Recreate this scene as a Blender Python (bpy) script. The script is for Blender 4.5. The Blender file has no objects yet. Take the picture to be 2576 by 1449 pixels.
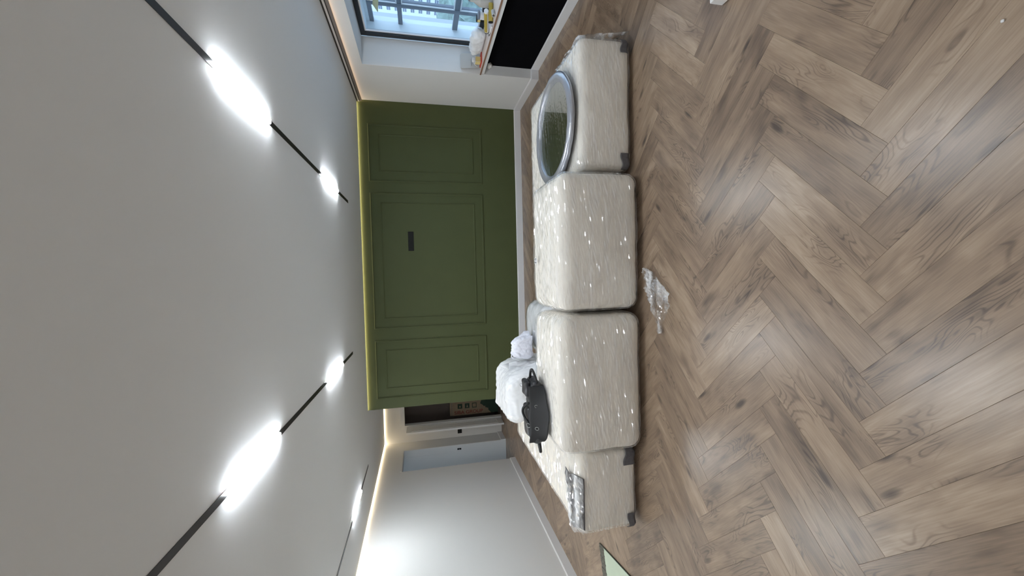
import bpy, bmesh, math, random
from mathutils import Vector, Matrix, noise

# ------------------------------------------------------------------ camera, world, exposure
S = bpy.context.scene
COL = S.collection
CAM_R = ((0.99914071, -0.02434881, -0.0335407), (0.0273987, -0.21918958, 0.97529751), (-0.0310991, -0.97537842, -0.21833411))
cam_d = bpy.data.cameras.new('camera'); cam = bpy.data.objects.new('camera', cam_d); COL.objects.link(cam)
cam_d.sensor_fit = 'HORIZONTAL'; cam_d.sensor_width = 36.0; cam_d.lens = 36.0 * 1014.5 / 2576.0
cam_d.clip_start = 0.05; cam_d.clip_end = 600
_m = Matrix.Identity(4)
for i in range(3):                      # the phone was held sideways: picture-right is room-down
    _m[i][0] = CAM_R[i][1]; _m[i][1] = CAM_R[i][0]; _m[i][2] = -CAM_R[i][2]
_m[0][3], _m[1][3], _m[2][3] = 0.0, 0.0, 1.65
cam.matrix_world = _m
S.camera = cam
S.view_settings.view_transform = 'Standard'
S.view_settings.look = 'None'
S.view_settings.gamma = 1.0
S.view_settings.use_curve_mapping = False
S.view_settings.exposure = 0.6
W = bpy.data.worlds.new('overcast_sky'); S.world = W; W.use_nodes = True
bgn = W.node_tree.nodes['Background']
bgn.inputs[0].default_value = (0.60, 0.80, 1.0, 1); bgn.inputs[1].default_value = 2.2

S.cycles.max_bounces = 6; S.cycles.diffuse_bounces = 4; S.cycles.glossy_bounces = 3; S.cycles.transparent_max_bounces = 12; S.cycles.adaptive_threshold = 0.02; S.cycles.use_light_tree = False

LAMP_E = 150.0      # emission of the white track lamps
COVE_E = 11.0        # emission of the warm perimeter strip

# ------------------------------------------------------------------ materials
def mat(name):
    m = bpy.data.materials.new(name); m.use_nodes = True
    nt = m.node_tree
    b = nt.nodes['Principled BSDF']
    return m, nt, b
def N(nt, t, **kw):
    n = nt.nodes.new(t)
    for k, v in kw.items():
        setattr(n, k, v)
    return n
def plain(name, col, rough=0.6, metal=0.0, spec=0.5, var=0.0, vscale=6.0, bump=0.0, bscale=60.0, coat=0.0):
    m, nt, b = mat(name)
    b.inputs['Base Color'].default_value = (*col, 1); b.inputs['Roughness'].default_value = rough
    b.inputs['Metallic'].default_value = metal; b.inputs['Specular IOR Level'].default_value = spec
    b.inputs['Coat Weight'].default_value = coat
    tc = N(nt, 'ShaderNodeTexCoord')
    if var > 0:
        n = N(nt, 'ShaderNodeTexNoise'); n.inputs['Scale'].default_value = vscale; n.inputs['Detail'].default_value = 5
        nt.links.new(tc.outputs['Object'], n.inputs['Vector'])
        r = N(nt, 'ShaderNodeValToRGB')
        r.color_ramp.elements[0].position = 0.3; r.color_ramp.elements[1].position = 0.7
        r.color_ramp.elements[0].color = (*[c * (1 - var) for c in col], 1)
        r.color_ramp.elements[1].color = (*[min(1, c * (1 + var)) for c in col], 1)
        nt.links.new(n.outputs['Fac'], r.inputs['Fac']); nt.links.new(r.outputs['Color'], b.inputs['Base Color'])
    if bump > 0:
        n2 = N(nt, 'ShaderNodeTexNoise'); n2.inputs['Scale'].default_value = bscale; n2.inputs['Detail'].default_value = 6
        nt.links.new(tc.outputs['Object'], n2.inputs['Vector'])
        bp = N(nt, 'ShaderNodeBump'); bp.inputs['Strength'].default_value = bump; bp.inputs['Distance'].default_value = 0.01
        nt.links.new(n2.outputs['Fac'], bp.inputs['Height']); nt.links.new(bp.outputs['Normal'], b.inputs['Normal'])
    return m
def emis(name, col, s):
    m, nt, b = mat(name)
    b.inputs['Base Color'].default_value = (*col, 1)
    b.inputs['Emission Color'].default_value = (*col, 1); b.inputs['Emission Strength'].default_value = s
    return m
def math_n(nt, op, a, b=None, c=None, clamp=False):
    n = N(nt, 'ShaderNodeMath', operation=op); n.use_clamp = clamp
    for i, v in enumerate((a, b, c)):
        if v is None: continue
        if isinstance(v, (int, float)): n.inputs[i].default_value = v
        else: nt.links.new(v, n.inputs[i])
    return n.outputs[0]
def wood(name, attr_type):
    m, nt, b = mat(name)
    L = nt.links.new
    uv = N(nt, 'ShaderNodeUVMap'); uv.uv_map = 'plank'
    sp = N(nt, 'ShaderNodeSeparateXYZ'); L(uv.outputs['UV'], sp.inputs[0])
    at = N(nt, 'ShaderNodeAttribute'); at.attribute_type = attr_type; at.attribute_name = 'seed'
    seed = at.outputs['Fac']
    def vec(su, sv, k):
        c = N(nt, 'ShaderNodeCombineXYZ')
        L(math_n(nt, 'MULTIPLY', sp.outputs[0], su), c.inputs[0]); L(math_n(nt, 'MULTIPLY', sp.outputs[1], sv), c.inputs[1])
        L(math_n(nt, 'MULTIPLY', seed, k), c.inputs[2]); return c.outputs[0]
    def nz(v, detail=4, rough=.55, dist=0.0):
        n = N(nt, 'ShaderNodeTexNoise'); n.inputs['Scale'].default_value = 1; n.inputs['Detail'].default_value = detail
        n.inputs['Roughness'].default_value = rough; n.inputs['Distortion'].default_value = dist
        L(v, n.inputs['Vector']); return n.outputs['Fac']
    broad = nz(vec(3.2, 15, 91.7), 2.5, .6)
    fine = nz(vec(9, 190, 57.3), 1.5, .6)
    topo = nz(vec(2.4, 9, 33.1), 2.0, .42, .5)
    mask = nz(vec(3.2, 9, 71.9), 0, .5)
    blot = nz(vec(4.5, 9, 17.7), 2, .6)
    rings = math_n(nt, 'SINE', math_n(nt, 'MULTIPLY', topo, 120))
    rings = math_n(nt, 'MULTIPLY', math_n(nt, 'POWER', math_n(nt, 'MAXIMUM', rings, 0.0), 2.0), math_n(nt, 'MULTIPLY', math_n(nt, 'SUBTRACT', mask, .50, clamp=True), 6.0, clamp=True))
    vo = N(nt, 'ShaderNodeTexVoronoi'); vo.inputs['Scale'].default_value = 1; L(vec(3.0, 9.0, 133.0), vo.inputs['Vector'])
    knot = math_n(nt, 'SUBTRACT', 1.0, math_n(nt, 'MULTIPLY', vo.outputs['Distance'], 5.5), clamp=True)
    kr = N(nt, 'ShaderNodeSeparateColor'); L(vo.outputs['Color'], kr.inputs[0])
    knot = math_n(nt, 'MULTIPLY', knot, math_n(nt, 'GREATER_THAN', kr.outputs[0], .62))
    v = math_n(nt, 'MULTIPLY_ADD', math_n(nt, 'SUBTRACT', broad, .5), 0.8, .57)
    v = math_n(nt, 'ADD', v, math_n(nt, 'MULTIPLY', math_n(nt, 'SUBTRACT', fine, .5), .38))
    v = math_n(nt, 'SUBTRACT', v, math_n(nt, 'MULTIPLY', rings, .27))
    v = math_n(nt, 'SUBTRACT', v, math_n(nt, 'MULTIPLY', math_n(nt, 'MULTIPLY', math_n(nt, 'SUBTRACT', blot, .56, clamp=True), 5.0, clamp=True), .26))
    v = math_n(nt, 'ADD', v, math_n(nt, 'MULTIPLY_ADD', seed, .26, -.14))
    v = math_n(nt, 'SUBTRACT', v, math_n(nt, 'MULTIPLY', knot, .75))
    r = N(nt, 'ShaderNodeValToRGB'); e = r.color_ramp.elements
    e[0].position = 0.0; e[0].color = (.075, .055, .042, 1)
    e[1].position = 1.0; e[1].color = (.47, .365, .265, 1)
    x = e.new(.32); x.color = (.175, .124, .088, 1)
    x = e.new(.62); x.color = (.30, .216, .150, 1)
    L(v, r.inputs['Fac']); L(r.outputs['Color'], b.inputs['Base Color'])
    b.inputs['Roughness'].default_value = .31; b.inputs['Specular IOR Level'].default_value = .5
    return m
def film(name, base=.09, white=.12, rough=.11, tint=(.93, .94, .95)):
    """clear stretch film: see-through with a gloss; its creases are modelled"""
    m, nt, b = mat(name); L = nt.links.new
    out = nt.nodes['Material Output']
    nt.nodes.remove(b)
    tc = N(nt, 'ShaderNodeTexCoord')
    gl = N(nt, 'ShaderNodeBsdfGlossy'); gl.inputs['Roughness'].default_value = rough; gl.inputs['Color'].default_value = (1, 1, 1, 1)
    df = N(nt, 'ShaderNodeBsdfDiffuse'); df.inputs['Color'].default_value = (*tint, 1)
    tr = N(nt, 'ShaderNodeBsdfTransparent'); tr.inputs['Color'].default_value = (.98, .98, .98, 1)
    lw = N(nt, 'ShaderNodeLayerWeight'); lw.inputs['Blend'].default_value = .5
    fz = math_n(nt, 'MULTIPLY_ADD', math_n(nt, 'POWER', lw.outputs['Facing'], 4.0), .7, base, clamp=True)
    n3 = N(nt, 'ShaderNodeTexNoise'); n3.inputs['Scale'].default_value = 1; n3.inputs['Detail'].default_value = 2
    mp = N(nt, 'ShaderNodeMapping'); mp.inputs['Scale'].default_value = (2.5, 14, 22); L(tc.outputs['Object'], mp.inputs['Vector']); L(mp.outputs[0], n3.inputs['Vector'])
    wf = math_n(nt, 'MULTIPLY', math_n(nt, 'SUBTRACT', n3.outputs['Fac'], .42, clamp=True), white * 7)
    m1 = N(nt, 'ShaderNodeMixShader'); L(wf, m1.inputs[0]); L(tr.outputs[0], m1.inputs[1]); L(df.outputs[0], m1.inputs[2])
    m2 = N(nt, 'ShaderNodeMixShader'); L(fz, m2.inputs[0]); L(m1.outputs[0], m2.inputs[1]); L(gl.outputs[0], m2.inputs[2])
    L(m2.outputs[0], out.inputs['Surface'])
    return m
def glass_mat(name, tint=(.96, .98, 1.0)):
    m, nt, b = mat(name); L = nt.links.new
    out = nt.nodes['Material Output']; nt.nodes.remove(b)
    tr = N(nt, 'ShaderNodeBsdfTransparent'); tr.inputs['Color'].default_value = (*tint, 1)
    gl = N(nt, 'ShaderNodeBsdfGlossy'); gl.inputs['Roughness'].default_value = .02
    lw = N(nt, 'ShaderNodeLayerWeight'); lw.inputs['Blend'].default_value = .5
    fz = math_n(nt, 'MULTIPLY_ADD', math_n(nt, 'POWER', lw.outputs['Facing'], 5.0), .7, .03, clamp=True)
    mx = N(nt, 'ShaderNodeMixShader'); L(fz, mx.inputs[0]); L(tr.outputs[0], mx.inputs[1]); L(gl.outputs[0], mx.inputs[2])
    L(mx.outputs[0], out.inputs['Surface'])
    return m

M = {}
M['white_wall'] = plain('white_wall_paint', (.70, .70, .69), .75)
M['ceiling'] = plain('matte_stretch_ceiling', (.86, .885, .895), .75, spec=.25)
M['green'] = plain('olive_green_paint', (.066, .080, .028), .62, spec=.35, var=.03, vscale=4)
M['base'] = plain('white_baseboard', (.72, .72, .73), .45)
M['white_gloss'] = plain('white_lacquer', (.74, .74, .73), .35)
M['black'] = plain('black_anodised', (.008, .008, .009), .4)
M['black_matte'] = plain('black_matte', (.003, .003, .004), .95, spec=.05)
M['black_plastic'] = plain('black_plastic', (.010, .011, .010), .55, spec=.2)
M['wood'] = wood('oak_plank', 'OBJECT')
M['wood_f'] = wood('oak_plank_field', 'GEOMETRY')
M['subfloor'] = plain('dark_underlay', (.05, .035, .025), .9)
M['lamp'] = emis('white_led_diffuser', (.89, .945, 1.0), LAMP_E)
M['cove'] = emis('warm_led_strip', (1.0, .80, .52), COVE_E)
M['cove_dim'] = emis('warm_led_strip_dim', (1.0, .70, .42), 9.0)
M['cream'] = plain('cream_foam_wrap', (.86, .815, .735), .7, var=.035, vscale=9, bump=.12, bscale=45)
M['grey_fabric'] = plain('grey_upholstery', (.11, .105, .11), .85, var=.2, vscale=40, bump=.3, bscale=250)
M['film'] = film('stretch_film')
M['film_thin'] = film('mirror_film', base=.04, white=.01)
M['film_loose'] = film('loose_film', base=.10, white=.40)
M['white_bag'] = plain('white_polythene', (.80, .81, .82), .32, bump=.35, bscale=14, coat=.3)
M['white_bag2'] = plain('bluish_white_polythene', (.74, .75, .83), .4, bump=.25, bscale=12)
M['leather'] = plain('black_leather', (.024, .024, .028), .36, bump=.35, bscale=32)
M['leather_d'] = plain('black_webbing', (.008, .008, .009), .7)
M['steel'] = plain('nickel', (.40, .40, .40), .28, metal=1.0)
M['silver'] = plain('silver_foam_rim', (.42, .44, .49), .3, metal=.55, bump=.3, bscale=18, coat=.5)
M['mirror'] = plain('mirror_glass', (.80, .84, .82), .02, metal=1.0)
M['alu'] = plain('pale_aluminium', (.55, .50, .47), .4)
M['taupe'] = plain('taupe_profile', (.20, .165, .145), .5)
M['dark_brown'] = plain('dark_brown_groove', (.025, .018, .014), .7)
M['window_black'] = plain('black_window_frame', (.006, .008, .013), .4)
M['gasket'] = plain('white_gasket', (.8, .8, .82), .4)
M['mullion'] = plain('grey_balcony_frame', (.17, .19, .23), .5)
M['glass'] = glass_mat('window_glass')
M['loggia'] = plain('pale_blue_loggia_paint', (.80, .85, .88), .8)
M['sill'] = plain('sill_protective_film', (.72, .64, .60), .35)
M['sill_edge'] = plain('brown_sill_edge', (.27, .15, .095), .5)
M['red'] = plain('red_card', (.50, .05, .03), .5)
M['yellow'] = plain('pale_yellow_card', (.72, .60, .24), .6)
M['cream_plastic'] = plain('cream_plastic', (.46, .44, .405), .5)
M['white_plastic'] = plain('white_plastic', (.78, .78, .78), .4)
M['brass_yellow'] = plain('yellow_print', (.45, .34, .06), .5)
M['drywall'] = plain('pale_green_board', (.52, .60, .47), .7, var=.05, vscale=5)
M['drywall_edge'] = plain('torn_board_edge', (.12, .115, .095), .95, var=.5, vscale=60, bump=.6, bscale=80)
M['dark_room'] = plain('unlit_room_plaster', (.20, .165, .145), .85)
M['card'] = plain('brown_carton', (.26, .20, .135), .8, var=.08, vscale=12)
M['card_green'] = plain('carton_dark_green', (.018, .045, .030), .8)
M['card_red'] = plain('carton_red', (.20, .045, .03), .8)
M['ext_white'] = plain('white_render_facade', (.56, .59, .62), .9)
M['ext_wing'] = plain('grey_render_facade', (.40, .43, .46), .9)
M['ext_win'] = plain('far_window_glass', (.10, .13, .19), .6)
M['ext_tree'] = plain('wintry_foliage', (.15, .21, .19), .9, var=.35, vscale=2)
M['ext_ground'] = plain('pale_ground', (.42, .45, .47), .9)
M['leaf'] = plain('pale_green_paper', (.42, .50, .36), .6)
M['foam'] = plain('assembly_foam', (.72, .70, .66), .9, bump=.6, bscale=30)

# ------------------------------------------------------------------ mesh helpers
class MB:
    def __init__(s): s.v = []; s.f = []
    def box(s, x0, x1, y0, y1, z0, z1):
        i = len(s.v)
        s.v += [(x0, y0, z0), (x1, y0, z0), (x1, y1, z0), (x0, y1, z0), (x0, y0, z1), (x1, y0, z1), (x1, y1, z1), (x0, y1, z1)]
        s.f += [(i, i+3, i+2, i+1), (i+4, i+5, i+6, i+7), (i, i+1, i+5, i+4), (i+1, i+2, i+6, i+5), (i+2, i+3, i+7, i+6), (i+3, i, i+4, i+7)]
        return s
    def prism(s, poly, z0, z1):          # convex polygon, counter-clockwise
        i = len(s.v); n = len(poly)
        s.v += [(x, y, z0) for x, y in poly] + [(x, y, z1) for x, y in poly]
        s.f.append(tuple(i + k for k in reversed(range(n)))); s.f.append(tuple(i + n + k for k in range(n)))
        for k in range(n):
            k2 = (k + 1) % n; s.f.append((i + k, i + k2, i + n + k2, i + n + k))
        return s
    def extrude(s, prof, axis, a0, a1):  # prof of 2D points in the plane across axis
        i = len(s.v); n = len(prof)
        for a in (a0, a1):
            for p, q in prof:
                s.v.append((a, p, q) if axis == 'x' else (p, a, q))
        s.f.append(tuple(i + k for k in range(n))); s.f.append(tuple(i + n + k for k in reversed(range(n))))
        for k in range(n):
            k2 = (k + 1) % n; s.f.append((i + k, i + n + k, i + n + k2, i + k2))
        return s
    def tube(s, path, r, seg=10, closed=False, flat=1.0):
        P = [Vector(p) for p in path]; n = len(P); i0 = len(s.v)
        up = Vector((0, 0, 1)); prev = None
        for k in range(n):
            a = P[k - 1] if (k > 0 or closed) else P[k]; b = P[(k + 1) % n] if (k < n - 1 or closed) else P[k]
            t = (b - a).normalized()
            u = prev if prev else (up.cross(t) if abs(t.dot(up)) < .95 else Vector((1, 0, 0)).cross(t))
            u = (u - t * u.dot(t)).normalized(); prev = u; w = t.cross(u)
            rr = r[k] if isinstance(r, (list, tuple)) else r
            for j in range(seg):
                g = 2 * math.pi * j / seg
                s.v.append(tuple(P[k] + u * rr * math.cos(g) + w * rr * flat * math.sin(g)))
        m = n if closed else n - 1
        for k in range(m):
            k2 = (k + 1) % n
            for j in range(seg):
                j2 = (j + 1) % seg
                s.f.append((i0 + k*seg + j, i0 + k*seg + j2, i0 + k2*seg + j2, i0 + k2*seg + j))
        if not closed:
            s.f.append(tuple(i0 + j for j in reversed(range(seg)))); s.f.append(tuple(i0 + (n-1)*seg + j for j in range(seg)))
        return s
    def lathe(s, prof, c=(0, 0, 0), seg=32, closed=False):   # prof (r, z) about a vertical axis
        i0 = len(s.v); n = len(prof)
        for k in range(seg):
            g = 2 * math.pi * k / seg
            for r, z in prof: s.v.append((c[0] + r * math.cos(g), c[1] + r * math.sin(g), c[2] + z))
        for k in range(seg):
            k2 = (k + 1) % seg
            for j in range(n if closed else n - 1):
                j2 = (j + 1) % n
                s.f.append((i0 + k*n + j, i0 + k2*n + j, i0 + k2*n + j2, i0 + k*n + j2))
        return s
    def xform(s, mtx):
        s.v = [tuple(mtx @ Vector(p)) for p in s.v]; return s
    def build(s, name, m, parent=None, origin=None, smooth=False, weld=False):
        if origin is None:
            if parent is not None: origin = parent.matrix_world.translation if False else Vector(parent['_o'])
            else:
                xs = [p[0] for p in s.v]; ys = [p[1] for p in s.v]; zs = [p[2] for p in s.v]
                origin = Vector(((min(xs)+max(xs))/2, (min(ys)+max(ys))/2, min(zs)))
        o0 = Vector(origin)
        me = bpy.data.meshes.new(name)
        me.from_pydata([tuple(Vector(p) - o0) for p in s.v], [], s.f)
        bm = bmesh.new(); bm.from_mesh(me)
        if weld: bmesh.ops.remove_doubles(bm, verts=bm.verts, dist=1e-5)
        bmesh.ops.recalc_face_normals(bm, faces=bm.faces)
        bm.to_mesh(me); bm.free()
        if smooth:
            for p in me.polygons: p.use_smooth = True
        me.materials.append(M[m])
        o = bpy.data.objects.new(name, me); COL.objects.link(o)
        ORG[o.name] = o0
        if parent is None: o.location = o0
        else:
            o.parent = parent; o.location = o0 - ORG[parent.name]
        return o
ORG = {}
def _build(self, name, m, parent=None, origin=None, smooth=False, weld=False):
    if origin is None and parent is not None: origin = ORG[parent.name]
    return MB._b(self, name, m, parent, origin, smooth, weld)
MB._b = MB.build; MB.build = _build
def tag(o, label, cat, group=None):
    o['label'] = label; o['category'] = cat
    if group: o['group'] = group
    return o
def thing(name, loc, label, cat, group=None):
    o = bpy.data.objects.new(name, None); COL.objects.link(o); o.location = loc; o.empty_display_size = .05
    ORG[o.name] = Vector(loc)
    return tag(o, label, cat, group)
def struct(o, label=None):
    o['kind'] = 'structure'
    if label: o['label'] = label
    return o
def bev(o, w, seg=2):
    md = o.modifiers.new('edge', 'BEVEL'); md.width = w; md.segments = seg; md.limit_method = 'ANGLE'
    return o
def soft_box(x0, x1, y0, y1, z0, z1, r, step=.02, disp=None):
    mb = MB(); idx = {}
    st = step if isinstance(step, tuple) else (step,)*3
    n = [max(2, round((b - a) / st[k])) for k, (a, b) in enumerate(((x0, x1), (y0, y1), (z0, z1)))]
    lo = (x0, y0, z0); hi = (x1, y1, z1)
    rr = [min(r, (hi[k] - lo[k]) / 2 - 1e-4) for k in range(3)]
    def vert(ix):
        if ix in idx: return idx[ix]
        p = Vector([lo[k] + (hi[k] - lo[k]) * ix[k] / n[k] for k in range(3)])
        c = Vector([min(max(p[k], lo[k] + rr[k]), hi[k] - rr[k]) for k in range(3)])
        d = p - c
        d = Vector([d[k] / rr[k] for k in range(3)])
        nn = d.normalized()
        q = Vector([c[k] + nn[k] * rr[k] for k in range(3)])
        if disp: q = disp(q, nn)
        idx[ix] = len(mb.v); mb.v.append(tuple(q)); return idx[ix]
    for ax in range(3):
        a, b = [k for k in range(3) if k != ax]
        for side in (0, n[ax]):
            for i in range(n[a]):
                for j in range(n[b]):
                    q = []
                    for di, dj in ((0, 0), (1, 0), (1, 1), (0, 1)):
                        ix = [0, 0, 0]; ix[ax] = side; ix[a] = i + di; ix[b] = j + dj
                        q.append(vert(tuple(ix)))
                    mb.f.append(tuple(q))
    return mb
def nz(p, s, o=0.0): return noise.noise(Vector((p[0]*s + o, p[1]*s + o*1.7, p[2]*s - o)))

# ------------------------------------------------------------------ room shell
XL, XR, YG, YB, ZC = -3.52, 2.672, 6.46, 8.78, 2.51
NEAR = -2.6
# left wall with an open doorway near its far end
mb = MB().box(XL-.14, XL, NEAR, 7.456, 0, 2.7).box(XL-.14, XL, 7.456, 8.34, 2.10, 2.7).box(XL-.14, XL, 8.34, YB+.14, 0, 2.7)
wl = struct(mb.build('wall_left', 'white_wall'))
# green feature wall
wg = struct(MB().box(-2.03, XR + .35, YG, YG + .14, 0, 2.7).build('wall_green', 'green'), 'olive green feature wall with moulded panels')
struct(MB().box(-2.03, -1.89, YG + .1405, YB, 0, 2.7).build('wall_hall', 'white_wall'))
# right wall: pier, window reveal, niche below the sill
WY0, WY1, WZ0, WZ1 = 2.55, 5.39, .81, 2.29
mb = MB().box(XR, 3.02, WY1 + .01, YG - .0005, 0, 2.7).box(XR, 3.02, NEAR, WY0, 0, 2.7)
mb.box(XR, 3.02, WY0, WY1 + .01, WZ1, 2.7).box(2.80, 3.02, WY0, WY1 + .01, 0, .7495)
wr = struct(mb.build('wall_right', 'white_wall'))
struct(MB().box(XL - .14, 3.02, NEAR - .14, NEAR, 0, 2.7).build('wall_near', 'white_wall'))
# hall end wall with a doorway into an unlit room
mb = MB().box(XL, -3.16, YB, YB + .12, 0, 2.7).box(-3.16, -2.20, YB, YB + .12, 2.09, 2.7).box(-2.20, -1.89, YB, YB + .12, 0, 2.7)
struct(mb.build('wall_back', 'white_wall'))
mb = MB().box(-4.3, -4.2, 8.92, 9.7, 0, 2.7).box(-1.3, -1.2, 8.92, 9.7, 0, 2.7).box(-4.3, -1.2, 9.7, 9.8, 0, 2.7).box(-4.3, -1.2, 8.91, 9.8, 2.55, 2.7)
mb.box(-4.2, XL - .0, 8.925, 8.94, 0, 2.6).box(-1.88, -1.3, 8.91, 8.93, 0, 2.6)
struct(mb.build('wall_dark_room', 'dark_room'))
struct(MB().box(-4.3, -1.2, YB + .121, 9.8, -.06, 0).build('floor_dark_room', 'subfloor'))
# daylit room behind the doorway of the left wall (its far wall closes the view)
mb = MB().box(-7.2, XL - .141, 8.34, 8.44, 0, 2.7).box(-7.2, XL - .141, 4.9, 5.0, 0, 2.7).box(-7.2, XL - .141, 5.0, 8.34, 2.55, 2.7)
mb.box(-7.2, -7.1, 5.0, 8.34, 0, .9).box(-7.2, -7.1, 5.0, 8.34, 2.2, 2.55).box(-7.2, -7.1, 5.0, 5.8, .9, 2.2).box(-7.2, -7.1, 7.6, 8.34, .9, 2.2)
struct(mb.build('wall_side_room', 'white_wall'))
struct(MB().box(-7.2, XL - .0, 4.9, 8.44, -.06, -.0092).build('floor_side_room', 'subfloor'))
# ceiling (stretch fabric) stopping short of the walls to leave the light slot
g = .022
mb = MB().box(XL + g, -2.03, YG - g, YB - g, ZC, ZC + .05).box(XL + g, XR - .03, NEAR, YG - g, ZC, ZC + .05)
struct(mb.build('ceiling', 'ceiling'))
struct(MB().box(XL - .14, 3.02, NEAR - .14, YB + .12, 2.70, 2.78).build('ceiling_slab', 'white_wall'))
# green wall mouldings: three outer frames, three inner frames
def moulding(x0, x1, z0, z1, w, d):
    mb = MB()
    y = YG
    pr = [(0, 0), (w, 0), (w, -d*.35), (w*.72, -d*.55), (w*.6, -d), (w*.3, -d), (w*.18, -d*.6), (0, -d*.45)]   # (offset inward, out of the wall)
    n = len(pr); cs = [(x0, z0, 1, 1), (x1, z0, -1, 1), (x1, z1, -1, -1), (x0, z1, 1, -1)]
    for cx, cz, sx, sz in cs:
        for a, b in pr: mb.v.append((cx + sx*a, y + b - .0002, cz + sz*a))
    for k in range(4):
        k2 = (k + 1) % 4
        for j in range(n):
            j2 = (j + 1) % n
            mb.f.append((k*n + j, k2*n + j, k2*n + j2, k*n + j2))
    return mb
for x0, x1, z0, z1 in ((1.455, 2.325, .645, 2.375), (-.79, 1.295, .645, 2.375), (-1.872, -.968, .645, 2.375)):
    moulding(x0, x1, z0, z1, .030, .016).build('panel_moulding', 'green', wg)
    moulding(x0 + .15, x1 - .15, z0 + .14, z1 - .15, .022, .011).build('inner_moulding', 'green', wg)
# baseboards
def basep(t=.016, h=.108): return [(0, 0), (t, 0), (t, h - .012), (t*.7, h - .003), (t*.3, h), (0, h)]
E0 = .0003
struct(MB().extrude([(XL + E0 + a, b) for a, b in basep()], 'y', NEAR, 7.456).build('baseboard_left', 'base'))
struct(MB().extrude([(XL + E0 + a, b) for a, b in basep()], 'y', 8.345, YB - .001).build('baseboard_left', 'base'))
struct(MB().extrude([(YG - E0 - a, b) for a, b in basep()], 'x', -2.03, XR - .018).build('baseboard_green', 'base'))
struct(MB().extrude([(XR - E0 - a, b) for a, b in basep()], 'y', WY1 + .0105, YG - .001).build('baseboard_right', 'base'))
mb = MB().extrude([(2.80 - E0 - a, b) for a, b in basep(.022)], 'y', WY0 + .001, WY1 - .012)
mb.extrude([(WY1 + .0095 - a, b) for a, b in basep(.018)], 'x', XR - .016, 2.7995)
struct(mb.build('baseboard_niche', 'base'))
struct(MB().extrude([(XR - E0 - a, b) for a, b in basep()], 'y', NEAR, WY0 - .001).build('baseboard_near', 'base'))
# perimeter light strips in the ceiling slot
def strip(name, label, x0, x1, y0, y1):
    t = thing(name, ((x0+x1)/2, (y0+y1)/2, ZC), label, 'light strip', 'warm perimeter light strips')
    MB().box(x0, x1, y0, y1, ZC + .004, ZC + .012).build('diffuser', 'cove', t)
    MB().box(x0, x1, y0, y1, ZC + .0125, ZC + .03).build('channel', 'white_plastic', t)
strip('cove_light', 'warm glowing light strip along the top of the green wall', -2.03, XR - .04, YG - g + .001, YG - .001)
strip('cove_light', 'warm glowing light strip along the top of the long white wall', XL + .001, XL + g - .001, NEAR + .01, YB - g - .001)
strip('cove_light', 'warm glowing light strip above the dark doorway in the hall', XL + .001, -2.04, YB - g + .001, YB - .001)

# doorway trim in the hall, open door leaf, switch, lock plate
mb = MB()
for a, b, c, d in ((-3.235, -2.20, 2.09, 2.16),):
    mb.box(a, b, YB - .016, YB - .0003, c, d)
mb.box(-3.16, -2.20, YB - .022, YB - .0003, 2.16, 2.20)
struct(mb.build('trim_1', 'white_gloss'))
dl = thing('door_1', (-3.20, 8.60, 0), 'narrow white panelled door leaf standing open in the hall', 'door')
struct(dl)
MB().box(-3.222, -3.186, 8.425, YB - .018, .012, 2.05).build('leaf', 'white_gloss', dl)
mb = MB()
for a in ((8.47, 8.485, .12, 1.95), (8.715, 8.73, .12, 1.95)): mb.box(-3.186, -3.180, *a)
mb.box(-3.186, -3.180, 8.485, 8.715, .12, .135).box(-3.186, -3.180, 8.485, 8.715, 1.935, 1.95)
mb.build('panel_moulding', 'white_gloss', dl)
sw = thing('light_switch', (-3.40, YB, .93), 'small square black light switch on the hall end wall', 'switch')
bev(MB().box(-3.445, -3.355, YB - .010, YB - .0005, .89, .98).build('plate', 'black_plastic', sw), .003)
bev(MB().box(-3.43, -3.37, YB - .014, YB - .0105, .905, .965).build('rocker', 'black_plastic', sw), .002)
lp = thing('lock_plate', (-3.60, 8.34, .99), 'little black lock plate in the grey doorway reveal', 'lock plate')
MB().box(-3.62, -3.585, 8.334, 8.3395, .95, 1.03).build('plate', 'black', lp)
MB().box(-3.61, -3.60, 8.331, 8.3338, .975, 1.005).build('latch_hole', 'steel', lp)
# casing line of the left doorway
mb = MB().box(XL + .0003, XL + .006, 8.345, 8.405, 0.11, 2.135).box(XL + .0003, XL + .006, 7.456, 8.345, 2.105, 2.135)
struct(mb.build('trim_2', 'white_wall'))

# socket strip on the green wall
so = thing('socket_strip', (.552, YG, 1.75), 'dark four gang socket strip high on the green wall', 'socket')
bev(MB().box(.404, .70, YG - .009, YG - .0005, 1.748, 1.832).build('plate', 'black_plastic', so), .003)
for k in range(4):
    cx = .441 + .074 * k
    bev(MB().box(cx - .031, cx + .031, YG - .012, YG - .0095, 1.759, 1.821).build('insert', 'black_plastic', so), .002)

# curtain rail between ceiling and right wall
cr = thing('curtain_rail', (2.655, 4.4, 2.44), 'brown and silver twin curtain rail under the ceiling above the window', 'curtain rail')
def rail(prof, m, name): MB().extrude(prof, 'y', NEAR + .01, YG - g - .002).build(name, m, cr)
rail([(2.634, 2.493), (2.651, 2.493), (2.651, 2.5095), (2.634, 2.5095)], 'dark_brown', 'painted_shadow_gap')  # solid dark bar, the shade of the gap under the ceiling put into its colour
rail([(2.634, 2.473), (2.651, 2.470), (2.651, 2.4928), (2.634, 2.4928)], 'alu', 'front_rail')
rail([(2.640, 2.4645), (2.651, 2.4625), (2.651, 2.4698), (2.640, 2.4718)], 'dark_brown', 'middle_groove')
rail([(2.643, 2.4345), (2.651, 2.433), (2.651, 2.4623), (2.643, 2.4640)], 'taupe', 'back_rail')
rail([(2.652, 2.490), (2.6708, 2.490), (2.6708, 2.4945), (2.652, 2.4945)], 'cove_dim', 'hidden_light_strip')
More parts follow.
